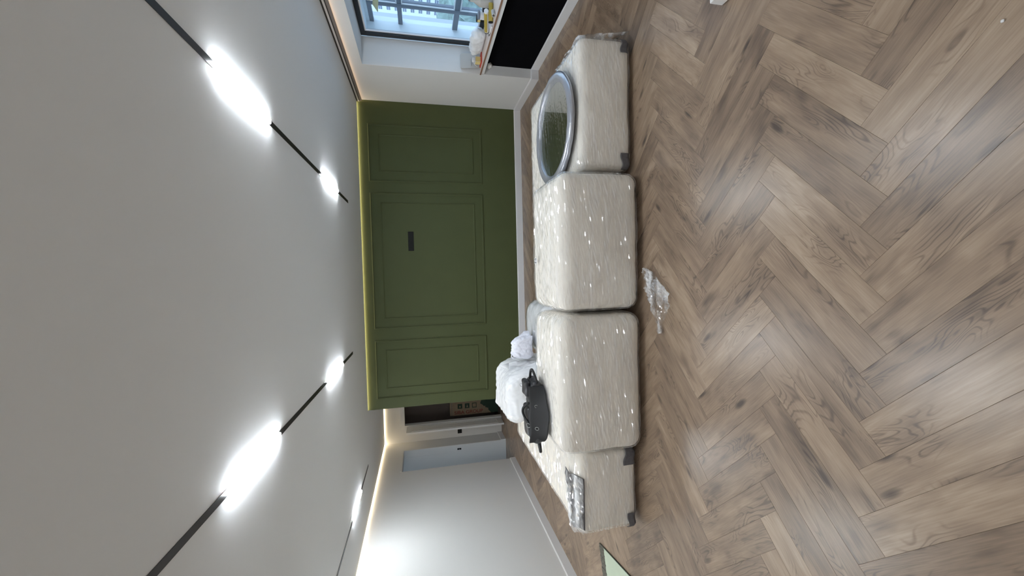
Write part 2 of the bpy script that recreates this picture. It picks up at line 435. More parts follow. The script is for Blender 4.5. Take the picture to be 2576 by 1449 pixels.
rail([(2.6512, 2.4947), (2.6708, 2.4947), (2.6708, 2.5095), (2.6512, 2.5095)], 'alu', 'wall_bracket')

# ------------------------------------------------------------------ herringbone floor
PW, PL = .1345, .6720
s2 = math.sqrt(.5)
e1 = Vector((s2, s2)); e2 = Vector((-s2, s2))
P0 = Vector((.056, 1.13))
def clip(poly, x0, x1, y0, y1):
    def cut(p, f):
        o = []
        for k in range(len(p)):
            a, b = p[k], p[(k+1) % len(p)]; fa, fb = f(a), f(b)
            if fa >= 0: o.append(a)
            if (fa < 0) != (fb < 0):
                t = fa / (fa - fb); o.append((a[0] + (b[0]-a[0])*t, a[1] + (b[1]-a[1])*t))
        return o
    for f in (lambda q: q[0]-x0, lambda q: x1-q[0], lambda q: q[1]-y0, lambda q: y1-q[1]):
        poly = cut(poly, f)
        if len(poly) < 3: return []
    return poly
def area(p): return .5*sum(p[k][0]*p[(k+1) % len(p)][1] - p[(k+1) % len(p)][0]*p[k][1] for k in range(len(p)))
rnd = random.Random(7)
fl = struct(MB().box(XL, 2.80, NEAR, YB, -.06, -.009).build('floor', 'subfloor', origin=(0, 0, -.06)), 'oak herringbone plank floor')
G = .00025; BV = .0007
def plank_mesh_data(local, z0=-.0085):
    """local: ccw convex polygon in plank coordinates; returns verts, faces, uvs per vertex with a small bevel on top"""
    n = len(local); cx = sum(p[0] for p in local)/n; cy = sum(p[1] for p in local)/n
    def ins(d):
        out = []
        for k in range(n):
            a = Vector(local[k-1]); b = Vector(local[k]); c = Vector(local[(k+1) % n])
            d1 = (b-a); d2 = (c-b)
            if d1.length < 1e-7 or d2.length < 1e-7: out.append(b); continue
            n1 = Vector((-d1.y, d1.x)).normalized(); n2 = Vector((-d2.y, d2.x)).normalized()
            q = 1 + n1.dot(n2)
            out.append(b + (n1 + n2) * (d / max(q, .3)))
        return out
    A = ins(G); B = ins(G + BV)
    v = [(p.x, p.y, z0) for p in A] + [(p.x, p.y, -.0005) for p in A] + [(p.x, p.y, 0.0) for p in B]
    f = [tuple(range(n-1, -1, -1)), tuple(range(2*n, 3*n))]
    for k in range(n):
        k2 = (k+1) % n
        f.append((k, k2, n+k2, n+k)); f.append((n+k, n+k2, 2*n+k2, 2*n+k))
    return v, f
full_me = None
def mk_mesh(name, v, f, flip, seedattr=None):
    me = bpy.data.meshes.new(name); me.from_pydata(v, [], f)
    uvl = me.uv_layers.new(name='plank')
    for lp_ in me.loops:
        c = me.vertices[lp_.vertex_index].co; uvl.data[lp_.index].uv = (c.x, c.y)
    return me
def cam_proj(x, y):
    d = Vector((x, y, -1.65)); u = sum(CAM_R[k][0]*d[k] for k in range(3)); v = sum(CAM_R[k][1]*d[k] for k in range(3)); w = sum(CAM_R[k][2]*d[k] for k in range(3))
    if w <= .05: return None
    return (1288 + 1014.5*v/w, 724.5 - 1014.5*u/w)
regions = ((XL, XR - .0, NEAR, YG), (XL, -2.03, YG, YB + .12), (XR, 2.80, WY0, WY1 + .009), (-4.6, XL, 7.457, 8.339))
blocked = ((.80, 1.77, 2.95, 4.2), (-1.36, .74, 2.85, 3.95), (-2.0, -1.38, 2.95, 4.9))
planks = []
for row in range(-10, 20):
    for col in range(-46, 41):
        base = P0 + Vector((col*PW/s2, 0)) + Vector((0, (row//2)*PL/s2))
        if row % 2 == 0: o, u, w = base, e1, e2
        else: o, u, w = base + e1*PL + e1*PW, e2, -e1     # keeps the corner order counter-clockwise
        cs = [(0, 0), (PL, 0), (PL, PW), (0, PW)]
        wp = [tuple(o + u*a + w*b) for a, b in cs]
        for rg in regions:
            c = clip(wp, *rg)
            if len(c) < 3 or abs(area(c)) < 2e-4: continue
            isfull = abs(area(c)) > PW*PL*.9999
            mx = sum(p[0] for p in c)/len(c); my = sum(p[1] for p in c)/len(c)
            pp = [cam_proj(*p) for p in c]
            sc = 0
            if all(pp):
                pa = abs(area(pp)); qx = sum(p[0] for p in pp)/len(pp); qy = sum(p[1] for p in pp)/len(pp)
                inside = any(-10 < p[0] < 2586 and -10 < p[1] < 1459 for p in pp) or (0 < qx < 2576 and 0 < qy < 1449)
                hid = any(a < mx < b and y0 < my < y1 for a, b, y0, y1 in blocked)
                if inside and not hid: sc = pa
            planks.append((sc, c, o.copy(), u, w, isfull, rnd.random()))
planks.sort(key=lambda t: -t[0])
def to_local(c, o, u, w): return [((Vector(p)-o).dot(u), (Vector(p)-o).dot(w)) for p in c]
fv, ff, fuv, fs = [], [], [], []
for i, (sc, c, o, u, w, isfull, sd) in enumerate(planks):
    loc = [(0, 0), (PL, 0), (PL, PW), (0, PW)] if isfull else to_local(c, o, u, w)
    if not isfull:
        q = []
        for p in loc:
            if not q or (Vector(p)-Vector(q[-1])).length > 1e-4: q.append(p)
        if len(q) > 2 and (Vector(q[0])-Vector(q[-1])).length < 1e-4: q.pop()
        if len(q) < 3: continue
        loc = q
    if i < 300 and sc > 60:
        if isfull:
            if full_me is None:
                v, f = plank_mesh_data(loc); full_me = mk_mesh('plank', v, f, False); full_me.materials.append(M['wood'])
            me = full_me
        else:
            v, f = plank_mesh_data(loc); me = mk_mesh('plank', v, f, False); me.materials.append(M['wood'])
        ob = bpy.data.objects.new('plank', me); COL.objects.link(ob)
        ob.parent = fl; ob.location = Vector((o.x, o.y, 0)) - ORG['floor']
        ob.rotation_euler = (0, 0, math.atan2(u.y, u.x)); ob['seed'] = sd
    else:
        v, f = plank_mesh_data(loc); b0 = len(fv)
        for p in v:
            q = o + u*p[0] + w*p[1]; fv.append((q.x, q.y, p[2] + .06)); fuv.append((p[0], p[1])); fs.append(sd)
        ff += [tuple(b0 + k for k in t) for t in f]
me = bpy.data.meshes.new('plank_field'); me.from_pydata(fv, [], ff)
uvl = me.uv_layers.new(name='plank'); at = me.attributes.new('seed', 'FLOAT', 'POINT')
for lp_ in me.loops: uvl.data[lp_.index].uv = fuv[lp_.vertex_index]
at.data.foreach_set('value', fs)
me.materials.append(M['wood_f'])
pf = bpy.data.objects.new('plank_field', me); COL.objects.link(pf); pf.parent = fl; pf['kind'] = 'stuff'

# ------------------------------------------------------------------ ceiling track lights
def track(label, x, y1, lamps):
    t = thing('track_light', (x, 2.0, ZC), label, 'track light', 'black ceiling track lights')
    h = .017
    MB().box(x - h, x + h, NEAR + .02, y1, ZC - .003, ZC - .0005).build('rail', 'black', t)
    for a, b in lamps:
        MB().extrude([(x - .0155, ZC - .0032), (x - .0155, ZC - .010), (x - .011, ZC - .014), (x + .011, ZC - .014), (x + .0155, ZC - .010), (x + .0155, ZC - .0032)], 'y', a, b).build('lamp', 'lamp', t)
track('black track light nearest the window with two lit white lamps', .948, 5.35, ((2.035, 2.69), (4.02, 4.70), (-1.9, -1.25)))
track('middle black track light with two lit white lamps', -.922, 5.285, ((1.975, 2.625), (3.915, 4.612), (-1.95, -1.3)))
track('thin black track light nearest the long white wall', -2.79, 6.255, ((4.885, 5.515), (2.9, 3.56), (-1.0, -.35)))

# ------------------------------------------------------------------ window, sill, loggia, outside
sl = thing('window_sill', (2.85, 4.0, .75), 'pinkish white window sill with brown front edge', 'window sill')
MB().box(XR - .002, 3.0195, WY0 + .001, WY1 - .0005, .752, .806).build('board', 'white_gloss', sl)
MB().box(XR - .004, 3.0195, WY0 + .001, WY1 + .012 - .0125, .8062, .8095).build('protective_film', 'sill', sl)
MB().box(XR - .012, XR - .0042, WY0 + .001, WY1 + .012, .792, .8095).build('front_edge', 'sill_edge', sl)
w1 = thing('window_1', (3.05, 3.97, .81), 'black framed room window', 'window'); struct(w1)
fx0, fx1 = 3.021, 3.075
for nm, a in (('frame_side', (WY1 - .062, WY1 - .001, WZ0, WZ1)), ('frame_side', (WY0 + .001, WY0 + .062, WZ0, WZ1)), ('frame_top', (WY0 + .062, WY1 - .062, WZ1 - .055, WZ1)), ('frame_bottom', (WY0 + .062, WY1 - .062, WZ0, WZ0 + .055)), ('mullion', (3.74, 3.84, WZ0 + .055, WZ1 - .055))):
    MB().box(fx0, fx1, *a).build(nm, 'window_black', w1)
for y0, y1 in ((WY0 + .062, 3.74), (3.84, WY1 - .062)):
    z0, z1 = WZ0 + .055, WZ1 - .055; q = .016
    mb = MB().box(fx1 - .03, fx1 - .012, y0, y0 + q, z0, z1).box(fx1 - .03, fx1 - .012, y1 - q, y1, z0, z1)
    mb.box(fx1 - .03, fx1 - .012, y0 + q, y1 - q, z1 - q, z1).box(fx1 - .03, fx1 - .012, y0 + q, y1 - q, z0, z0 + q).build('gasket', 'gasket', w1)
    MB().box(fx1 - .024, fx1 - .018, y0 + q, y1 - q, z0 + q, z1 - q).build('pane', 'glass', w1)
# black panel in the niche and a lump of foam at its corner
npn = MB().box(2.786, 2.7995, WY0 + .004, WY1 - .012, .1085, .749).build('niche_panel', 'black_matte')
tag(npn, 'black panel filling the niche below the window sill', 'panel')
fm = soft_box(2.735, 2.785, WY1 - .10, WY1 - .0, .655, .715, .025, .008, lambda q, n: q + n*.012*nz(q, 40)).build('foam_lump', 'foam', smooth=True)
tag(fm, 'small blob of pale foam at the top corner of the black niche', 'foam')
# loggia
XO, YE = 4.0, 6.74
struct(MB().box(3.0205, XO + .1, YE, YE + .1, -.2, 2.75).build('wall_loggia_end', 'loggia'))
struct(MB().box(3.0205, XO + .12, -1.0, YE, 2.36, 2.5).box(XO, XO + .08, -1.0, YE, 2.3105, 2.36).build('ceiling_loggia', 'loggia'))
struct(MB().box(3.0205, XO + .12, -1.0, YE, -.2, -.1).build('floor_loggia', 'loggia'))
struct(MB().box(XO, XO + .08, -1.0, YE, -.1, .55).build('wall_loggia_parapet', 'loggia'))
w2 = thing('window_2', (XO + .04, 3.0, .55), 'grey framed balcony glazing beyond the room window', 'window'); struct(w2)
ym = [YE + .0448, 6.28, 5.1, 3.9, 2.7, 1.5, .3]
for y in ym[1:]: MB().box(XO, XO + .07, y - .045, y + .045, .55, 2.31).build('mullion', 'mullion', w2)
for k in range(len(ym) - 1):
    a, b = ym[k+1] + .045, ym[k] - .045
    for z0, z1 in ((.55, .62), (.955, 1.035), (1.815, 1.88), (2.25, 2.31)): MB().box(XO + .005, XO + .065, a, b, z0, z1).build('transom', 'mullion', w2)
    for z0, z1 in ((.62, .955), (1.035, 1.815), (1.88, 2.25)):
        MB().box(XO + .03, XO + .036, a, b, z0, z1).build('pane', 'glass', w2)
        if k > 0 and z0 > .5:
            q = .018
            MB().box(XO - .006, XO + .004, b - q, b, z0, z1).box(XO - .006, XO + .004, a, a + q, z0, z1).box(XO - .006, XO + .004, a + q, b - q, z0, z0 + q).box(XO - .006, XO + .004, a + q, b - q, z1 - q, z1).build('sash_bead', 'gasket', w2)
# outside
gz = -13.0
struct(MB().box(4.6, 260, -120, 330, gz - 1, gz).build('ground_outside', 'ext_ground', origin=(60, 60, gz)))
wing = MB().box(4.15, 4.94, 8.0, 9.2, gz, 14).build('facade_wing', 'ext_wing'); tag(wing, 'plain pale wall of the neighbouring facade outside the window', 'building')
bd = thing('apartment_block', (112, 165, gz), 'distant white apartment block seen through the window', 'building')
MB().box(100, 118, 120, 215, gz, 20).build('wall', 'ext_white', bd)
for iy in range(14):
    for iz in range(10):
        z = -9.8 + 2.9*iz; y = 125 + 6.7*iy + .55
        if not (118 < y < 190 and z < 16): continue
        wd = MB().box(99.9, 99.985, y - .9, y + .9, z - .65, z + .65).build('window', 'ext_win', bd)
        MB().box(99.84, 99.895, y - .9, y + .9, z - .05, z + .05).build('glazing_bar', 'ext_white', wd)
for k, (x, y, r, h) in enumerate(((42, 66.5, 4.2, 10.2), (56, 84, 4.6, 8.8), (36, 50, 4.4, 10.6))):
    t = thing('street_tree', (x, y, gz), ('tall grey green tree in the left of the outdoor view', 'grey green tree behind the others in the outdoor view', 'grey green tree nearest the balcony outdoors')[k], 'tree', 'trees outside the window')
    bm = bmesh.new(); bmesh.ops.create_icosphere(bm, subdivisions=4, radius=1)
    mb = MB()
    for v in bm.verts:
        p = v.co.copy(); d = 1 + .28*nz(p, 2.3, k) + .16*nz(p, 6, k)
        mb.v.append((x + p.x*r*d, y + p.y*r*d, gz + h - r*.9 + p.z*r*.95*d))
    mb.f = [tuple(v.index for v in f.verts) for f in bm.faces]; bm.free()
    mb.build('crown', 'ext_tree', t)
    MB().tube([(x, y, gz), (x + .1, y, gz + h*.45)], [.3, .2], 8).build('trunk', 'dark_brown', t)

# ------------------------------------------------------------------ wrapped sofa modules
def module(label, x0, x1, y0, y1, z0, z1, r, seed, bulge=.02, step=.022):
    t = thing('sofa_module', ((x0+x1)/2, (y0+y1)/2, 0), label, 'sofa module', 'wrapped sofa modules')
    cx, cy, cz = (x0+x1)/2, (y0+y1)/2, (z0+z1)/2
    def fat(q, n):
        a = max(0, 1 - ((q.x-cx)/(x1-x0)*2)**2); b = max(0, 1 - ((q.y-cy)/(y1-y0)*2)**2); c = max(0, 1 - ((q.z-cz)/(z1-z0)*2)**2)
        k = bulge * ((a*c)*abs(n.y) + .25*(b*c)*abs(n.x) + .6*(a*b)*max(0, n.z))
        return q + n*(k + .006*nz(q, 3.5, seed) + .003*nz(q, 9, seed))
    soft_box(x0, x1, y0, y1, z0, z1, r, step, fat).build('wrapped_body', 'cream', t, smooth=True)
    rg = random.Random(int(seed*10))
    def fat2(q, n):
        q2 = fat(q, n); w = .5 + .5*noise.noise(Vector((q.x*3 + seed, q.y*3, q.z*3)))
        return q2 + n*(.0105 + (rg.random() - .5)*.0105*(.25 + w) + .003*nz(q, 8, seed + 5))
    soft_box(x0, x1, y0, y1, z0, z1, r, (.034, .013, .0095), fat2).build('stretch_film', 'film', t)
    for fx in (x0 + .10, x1 - .10):
        for fy in (y0 + .12, y1 - .12):
            MB().lathe([(.0, 0), (.022, 0), (.026, z0 + .02), (0, z0 + .02)], (fx, fy, 0), 14).build('foot', 'black_plastic', t)
    return t
def patch(parent, name, m, fn, nu, nv, off=0.0):
    """thin padded patch: fn(u, v) -> point on the surface"""
    mb = MB()
    for i in range(nu + 1):
        for j in range(nv + 1): mb.v.append(tuple(fn(i/nu, j/nv)))
    for i in range(nu):
        for j in range(nv):
            a = i*(nv+1) + j; mb.f.append((a, a+nv+1, a+nv+2, a+1))
    o = mb.build(name, m, parent, smooth=True)
    md = o.modifiers.new('thick', 'SOLIDIFY'); md.thickness = .004; md.offset = 0
    return o
modA = module('low cream wrapped sofa module under the round mirror', .80, 1.785, 2.885, 4.26, .03, .445, .055, 1.0, bulge=.012)
modB = module('tall cream wrapped sofa module with a small sticker on top', -.275, .742, 2.775, 3.50, .03, .665, .085, 2.0)
modC = module('tall cream wrapped sofa module carrying the black bag', -1.352, -.322, 2.765, 3.42, .03, .685, .085, 3.0)
modD = module('long low wrapped chaise module with a bare grey corner', -2.03, -1.40, 2.87, 4.95, .03, .515, .06, 4.0, bulge=.012)
def corner_patch(parent, x0, x1, y, z0, z1, side, w):
    # grey upholstery showing at a lower front corner: front strip that turns round the corner
    r = .055; xs = x0 if side < 0 else x1
    ccx = xs - side*r; ccy = y + r
    def f(u, v):
        z = z0 + (z1 - z0)*(v*(1 - .25*u)) + .006*math.sin(u*7)
        s = u*w; fl_ = w*.45; ex = .017 - .010*max(0, 1 - v*4)
        if s < fl_: return (ccx - side*(fl_ - s), y - ex, z)
        a = (s - fl_)/(r + ex)
        return (ccx + side*(r + ex)*math.sin(a), ccy - (r + ex)*math.cos(a), z)
    patch(parent, 'exposed_upholstery', 'grey_fabric', f, 14, 8)
corner_patch(modA, .80, 1.785, 2.885, .05, .125, -1, .13)
corner_patch(modA, .80, 1.785, 2.885, .05, .115, 1, .12)
corner_patch(modD, -2.03, -1.40, 2.87, .05, .12, -1, .15)
corner_patch(modD, -2.03, -1.40, 2.87, .05, .15, 1, .14)
rg = random.Random(9)
def f_tail(u, v):
    y = 2.93 + .55*u; z = .43 - .395*v
    return (1.803 + .05*v*v + .010*math.sin(u*15 + v*4) + (rg.random() - .5)*.006, y - .05*v + (rg.random() - .5)*.006, max(.012, z + .03*v*math.sin(u*9)))
patch(modA, 'loose_film_tail', 'film_loose', f_tail, 30, 16)
# grey padded edge on the chaise
def f_edge(u, v):
    x = -1.985 + .40*u + .015*math.sin(v*6); r = .06; ex = .020 + .004*math.sin(u*17) + .003*math.sin(u*41 + v*9)
    z_c, y_c = .515 - r, 2.87 + r
    L0 = (r + ex)*1.25
    s = v*(L0 + .05 + .12*u)
    if s < L0:
        a = .32 + s/(r + ex); return (x, y_c - (r + ex)*math.cos(a), z_c + (r + ex)*math.sin(a))
    return (x, y_c + (s - L0), .515 + ex + .012*min(1, (s - L0)/.06))
patch(modD, 'exposed_padding', 'grey_fabric', f_edge, 40, 16)
rg = random.Random(21)
def f_edge_film(u, v):
    p = Vector(f_edge(-.08 + 1.1*u, v*1.04)); return p + Vector((0, -.010*(1 - v), .012)) + Vector(((rg.random() - .5)*.004, (rg.random() - .5)*.005, (rg.random() - .5)*.007))
ef = patch(modD, 'padding_film', 'film_loose', f_edge_film, 26, 14)
ef.modifiers.clear()
for p in ef.data.polygons: p.use_smooth = False
# sticker on module B
stc = MB().box(.085, .135, 3.26, 3.325, .701, .7025).build('sticker', 'white_plastic', modB)
MB().box(.092, .098, 3.268, 3.318, .7026, .703).box(.122, .128, 3.268, 3.318, .7026, .703).box(.105, .115, 3.285, 3.30, .7026, .703).build('print', 'black_plastic', stc)

# round mirror in its padded wrapping, lying on module A
mc = (1.232, 3.365, .468)
mr = thing('round_mirror', mc, 'round mirror in clear wrap lying flat on the low sofa module', 'mirror')
RR = .462
def ring(q=1.0):
    pr = []
    for k in range(18):
        a = 2*math.pi*k/18; pr.append((RR - .042 + .042*math.cos(a), .028 + .027*math.sin(a)))
    return pr
mb = MB().lathe(ring(), mc, 96, closed=True)
mb.v = [tuple(Vector(p) + Vector((0, 0, .004*nz(p, 12))) + (Vector(p) - Vector(mc)).normalized()*.004*nz(p, 16, 3)) for p in mb.v]
mb.build('padded_rim', 'silver', mr, smooth=True)
MB().lathe([(0, .024), (RR - .055, .024), (RR - .055, .030), (0, .030)], mc, 72).build('mirror_glass', 'mirror', mr)
MB().lathe([(0, .001), (RR - .05, .001), (RR - .05, .02), (0, .02)], mc, 48).build('backing', 'black_plastic', mr)
mb = MB(); rg = random.Random(5); nn = 44; R2 = RR - .035; ids = {}
for i in range(nn + 1):
    for j in range(nn + 1):
        a, b = -1 + 2*i/nn, -1 + 2*j/nn
        k = math.hypot(a, b)
        if k < 1e-6: x, y = 0, 0
        else:
            q = max(abs(a), abs(b))/k; x, y = a*q, b*q            # square grid mapped onto the disc
        px_, py_ = x*R2, y*R2
        z = .040 + .012*(x*x + y*y) + .0035*noise.noise(Vector((px_*5, py_*30 - px_*8, 0))) + (rg.random() - .5)*.0012
        mb.v.append((mc[0] + px_, mc[1] + py_, mc[2] + z))
for i in range(nn):
    for j in range(nn):
        a = i*(nn + 1) + j; mb.f.append((a, a + nn + 1, a + nn + 2, a + 1))
mb.build('plastic_wrap', 'film_thin', mr)


# ------------------------------------------------------------------ bags and bundles behind the modules
def bundle(name, label, cat, m, x0, x1, y0, y1, z0, z1, r, seed, fn=None, step=.018, amp=.02):
    def d(q, n):
        q2 = q + n*(amp*nz(q, 4, seed) + amp*.8*abs(nz(q, 9, seed)) + amp*.55*abs(nz(q, 20, seed)) + amp*.25*nz(q, 40, seed))
        q2.z = max(q2.z, z0)
        return fn(q2) if fn else q2
    o = soft_box(x0, x1, y0, y1, z0, z1, r, step, d)
    return o
def lean(q):
    t = max(0, (q.z - .55)/.4); sx = (q.x + 1.1)/.3
    return Vector((q.x - .10*t + (-.05 if q.x < -1.2 else 0)*min(1, t*2), q.y + .06*t, q.z + .05*max(0, -(q.x + 1.0))*max(0, t)))
cb = thing('cushion_bag', (-1.1, 4.0, 0), 'big white bag of cushions standing behind the module with the black bag', 'bag')
bundle('bag', '', '', '', -1.345, -.885, 3.62, 4.40, .0, .875, .13, 11.0, lean, .014, .022).build('bag_body', 'white_bag', cb, smooth=True)
MB().tube([(-.93, 3.98, .815), (-.925, 3.985, .86), (-.915, 3.99, .90)], [.03, .018, .006], 10).build('tied_corner', 'white_bag', cb, smooth=True)
ot = thing('wrapped_pouffe', (-.56, 4.02, 0), 'white wrapped pouffe half hidden behind the two tall modules', 'pouffe')
bundle('p', '', '', '', -.81, -.285, 3.62, 4.36, .0, .535, .13, 21.0, None, .02, .012).build('body', 'white_bag', ot, smooth=True)
def film_o(q): return q
bundle('p', '', '', '', -.818, -.277, 3.612, 4.368, .0, .545, .135, 21.0, None, .02, .013).build('plastic_wrap', 'film', ot, smooth=True)
pb = thing('carrier_bag', (-.72, 4.0, .55), 'bluish white plastic carrier bag on the wrapped pouffe', 'bag')
def pinch(q):
    t = (q.z - .55)/.22; k = 1 - .35*max(0, t)**2
    return Vector((-.715 + (q.x + .715)*k - .04*t + .0, 3.98 + (q.y - 3.98)*(k - .1*t), q.z))
bundle('c', '', '', '', -.835, -.60, 3.86, 4.10, .572, .775, .05, 31.0, pinch, .012, .03).build('bag_body', 'white_bag2', pb)
MB().tube([(-.762, 3.98, .735), (-.795, 3.975, .775), (-.835, 3.975, .785), (-.855, 3.98, .765), (-.850, 3.985, .735)], .006, 8).build('handle', 'white_bag2', pb, smooth=True)

# ------------------------------------------------------------------ black leather bag on module C
ZT = .718
bg_ = thing('leather_bag', (-1.12, 3.2, ZT), 'black leather bag with metal rings on the cream sofa module', 'bag')
def bagshape(q, n):
    u = (q.x + 1.125)/.255
    z = q.z
    taper = 1 - .10*u*u - .05*math.sin(u*2.2)
    q = q + n*(.010*nz(q, 7, 2) + .007*nz(q, 17, 4))
    zz = ZT + (q.z - ZT)*taper
    return Vector((q.x, q.y + .015*math.sin(u*2), max(zz, ZT)))
soft_box(-1.38, -.87, 3.13, 3.36, ZT, ZT + .100, .045, .012, bagshape).build('body', 'leather', bg_, smooth=True)
# folded pocket on the top
soft_box(-1.02, -.885, 3.22, 3.37, ZT + .075, ZT + .128, .025, .01, lambda q, n: q + n*.01*nz(q, 14, 8)).build('pocket', 'leather', bg_, smooth=True)
soft_box(-1.345, -1.10, 3.21, 3.37, ZT + .070, ZT + .115, .022, .01, lambda q, n: q + n*.012*nz(q, 11, 9)).build('pocket', 'leather', bg_, smooth=True)
# front flap spilling towards the edge
mb = MB(); nu, nv = 36, 12
for i in range(nu + 1):
    u = i/nu; x = -.90 - .46*u; reach = .135*math.sin(math.pi*min(1, max(0, u)))**.7 + .005
    for j in range(nv + 1):
        v = j/nv
        y = 3.135 - reach*v; z = ZT + .105*(1 - v)**1.6 + .012*(1-v) + .004 + .004*math.sin(u*14 + v*5)
        mb.v.append((x, y, z))
for i in range(nu):
    for j in range(nv):
        a = i*(nv+1) + j; mb.f.append((a, a+nv+1, a+nv+2, a+1))
o = mb.build('flap', 'leather_d', bg_, smooth=True); md = o.modifiers.new('t', 'SOLIDIFY'); md.thickness = .006
def arc(p0, p1, up, n=12, out=(0, 0, 0)):
    a, b = Vector(p0), Vector(p1); r = []
    for k in range(n + 1):
        t = k/n; r.append(tuple(a.lerp(b, t) + (Vector((0, 0, up)) + Vector(out))*math.sin(math.pi*t)))
    return r
MB().tube(arc((-1.055, 3.20, ZT + .105), (-1.235, 3.185, ZT + .105), .035, 14, (0, .09, 0)), .010, 8).build('carry_handle', 'leather_d', bg_, smooth=True)
MB().tube(arc((-.885, 3.15, ZT + .045), (-.885, 3.32, ZT + .06), .0, 14, (.095, 0, .012)), .011, 8).build('end_handle', 'leather_d', bg_, smooth=True)
MB().tube(arc((-1.375, 3.15, ZT + .035), (-1.37, 3.19, ZT + .035), .0, 14, (-.085, 0, -.012)), .012, 8).build('strap_end', 'leather_d', bg_, smooth=True)
MB().tube([(-1.36 + .48*k/20, 3.147 + .006*math.sin(k*.9), ZT + .102 - .012*abs(k - 10)/10) for k in range(21)], .005, 8).build('seam_piping', 'leather', bg_, smooth=True)
def dring(c, r, nrm=(0, -1, .6)):
    nq = Vector(nrm).normalized(); u = Vector((1, 0, 0)); w = nq.cross(u).normalized(); cc = Vector(c)
    return MB().tube([tuple(cc + u*r*math.cos(2*math.pi*k/16) + w*r*1.25*math.sin(2*math.pi*k/16)) for k in range(16)], .0024, 6, closed=True)
dring((-1.235, 3.098, ZT + .070), .012).build('metal_ring', 'steel', bg_, smooth=True)
dring((-1.055, 3.098, ZT + .072), .010).build('metal_ring', 'steel', bg_, smooth=True)
dring((-1.235, 3.185, ZT + .118), .017, (0, -.5, 1)).build('buckle', 'steel', bg_, smooth=True)
dring((-.945, 3.355, ZT + .130), .014, (0, -.3, 1)).build('buckle', 'steel', bg_, smooth=True)
MB().tube([(-1.02, 3.215, ZT + .122), (-1.03, 3.205, ZT + .124), (-1.04, 3.205, ZT + .120)], .004, 8).build('zip_pull', 'steel', bg_, smooth=True)

bg_.location.y -= .035
# ------------------------------------------------------------------ loose things on the floor
mb = MB(); nu, nv = 50, 26
for i in range(nu + 1):
    u = i/nu
    cxp = Vector((.02, 2.72)).lerp(Vector((-.44, 2.55)), u) + Vector((0, -.09*math.sin(u*3.0)))
    wdt = .02 + .10*math.sin(math.pi*min(1, u*1.15))**.8 if u < .87 else .02 + .02*(1-u)
    for j in range(nv + 1):
        v = j/nv - .5
        p = Vector((cxp.x + .35*v*wdt + .015*nz((u*3, v*3, 0), 3), cxp.y - v*2*wdt + .02*nz((u*2, v*4, 5), 3), 0))
        z = .012 + .035*abs(nz((u*5, v*5, 1), 1.6)) + .02*abs(nz((u*5, v*5, 3), 4)) + .012*math.sin(v*3.1 + 1.57)
        mb.v.append((p.x, p.y, max(.003, z)))
for i in range(nu):
    for j in range(nv):
        a = i*(nv+1) + j; mb.f.append((a, a+nv+1, a+nv+2, a+1))
sf = mb.build('plastic_scrap', 'film_loose'); tag(sf, 'crumpled scrap of clear plastic film on the floor by the sofa', 'plastic film')
# pale green board lying at the long white wall
gb = thing('plaster_board', (-2.95, 3.1, 0), 'pale green board with a torn grey edge lying on the floor by the left wall', 'board')
cA = Vector((-2.68, 3.64)); d1 = Vector((-.965, -.262)).normalized(); d2 = Vector((.18, -.98)).normalized()
def bpt(a, b): return tuple(cA + d1*a + d2*b)
MB().prism([bpt(0, .095), bpt(.62, .095), bpt(.62, 1.1), bpt(0, 1.1)], .006, .0125).build('face', 'drywall', gb)
mb = MB(); n = 24; top = []
for k in range(n + 1):
    a = .62*k/n; top.append(bpt(a, .096 + .010*math.sin(k*2.3)))
for k in range(n):
    a = .62*k/n; b = .62*(k+1)/n
    mb.prism([bpt(a, 0), bpt(b, 0), top[k+1], top[k]], .001, .0145 + .002*math.sin(k*1.7))
mb.build('torn_edge', 'drywall_edge', gb)
MB().prism([bpt(0, .002), bpt(.003, .002), bpt(.003, 1.1), bpt(0, 1.1)], .0005, .0135).build('dark_rim', 'black_plastic', gb)
MB().prism([bpt(.004, .11), bpt(.615, .11), bpt(.615, 1.09), bpt(.004, 1.09)], .0005, .0058).build('core', 'drywall_edge', gb)
# white plinth corner on the right
wp_ = thing('white_plinth', (1.75, 1.5, 0), 'white low plinth corner at the right edge beside the oak floor', 'plinth')
bev(MB().box(1.436, 2.05, 1.10, 1.935, .006, .083).build('body', 'white_gloss', wp_), .003)
MB().box(1.445, 2.04, 1.11, 1.925, .0005, .0058).build('painted_shadow_line', 'black_plastic', wp_)  # black slab painting the shadow line along the foot of the plinth
cr_ = soft_box(.687, .696, .836, .844, .0, .006, .003, .002).build('white_crumb', 'white_plastic', smooth=True)
tag(cr_, 'tiny white crumb on the planks near the camera', 'crumb')

# ------------------------------------------------------------------ things on the window sill
ZS = .8098
o = soft_box(2.79, 2.93, 4.78, 5.20, ZS, ZS + .16, .07, .012, lambda q, n: Vector((q.x, q.y, max(ZS, q.z))) + Vector((n.x, n.y, max(0, n.z)))*(.030*nz(q, 9, 6) + .022*abs(nz(q, 22, 2)) + .012*abs(nz(q, 45, 3)))).build('plastic_bag', 'white_bag', smooth=True)
tag(o, 'lumpy white plastic bag lying on the window sill', 'bag')
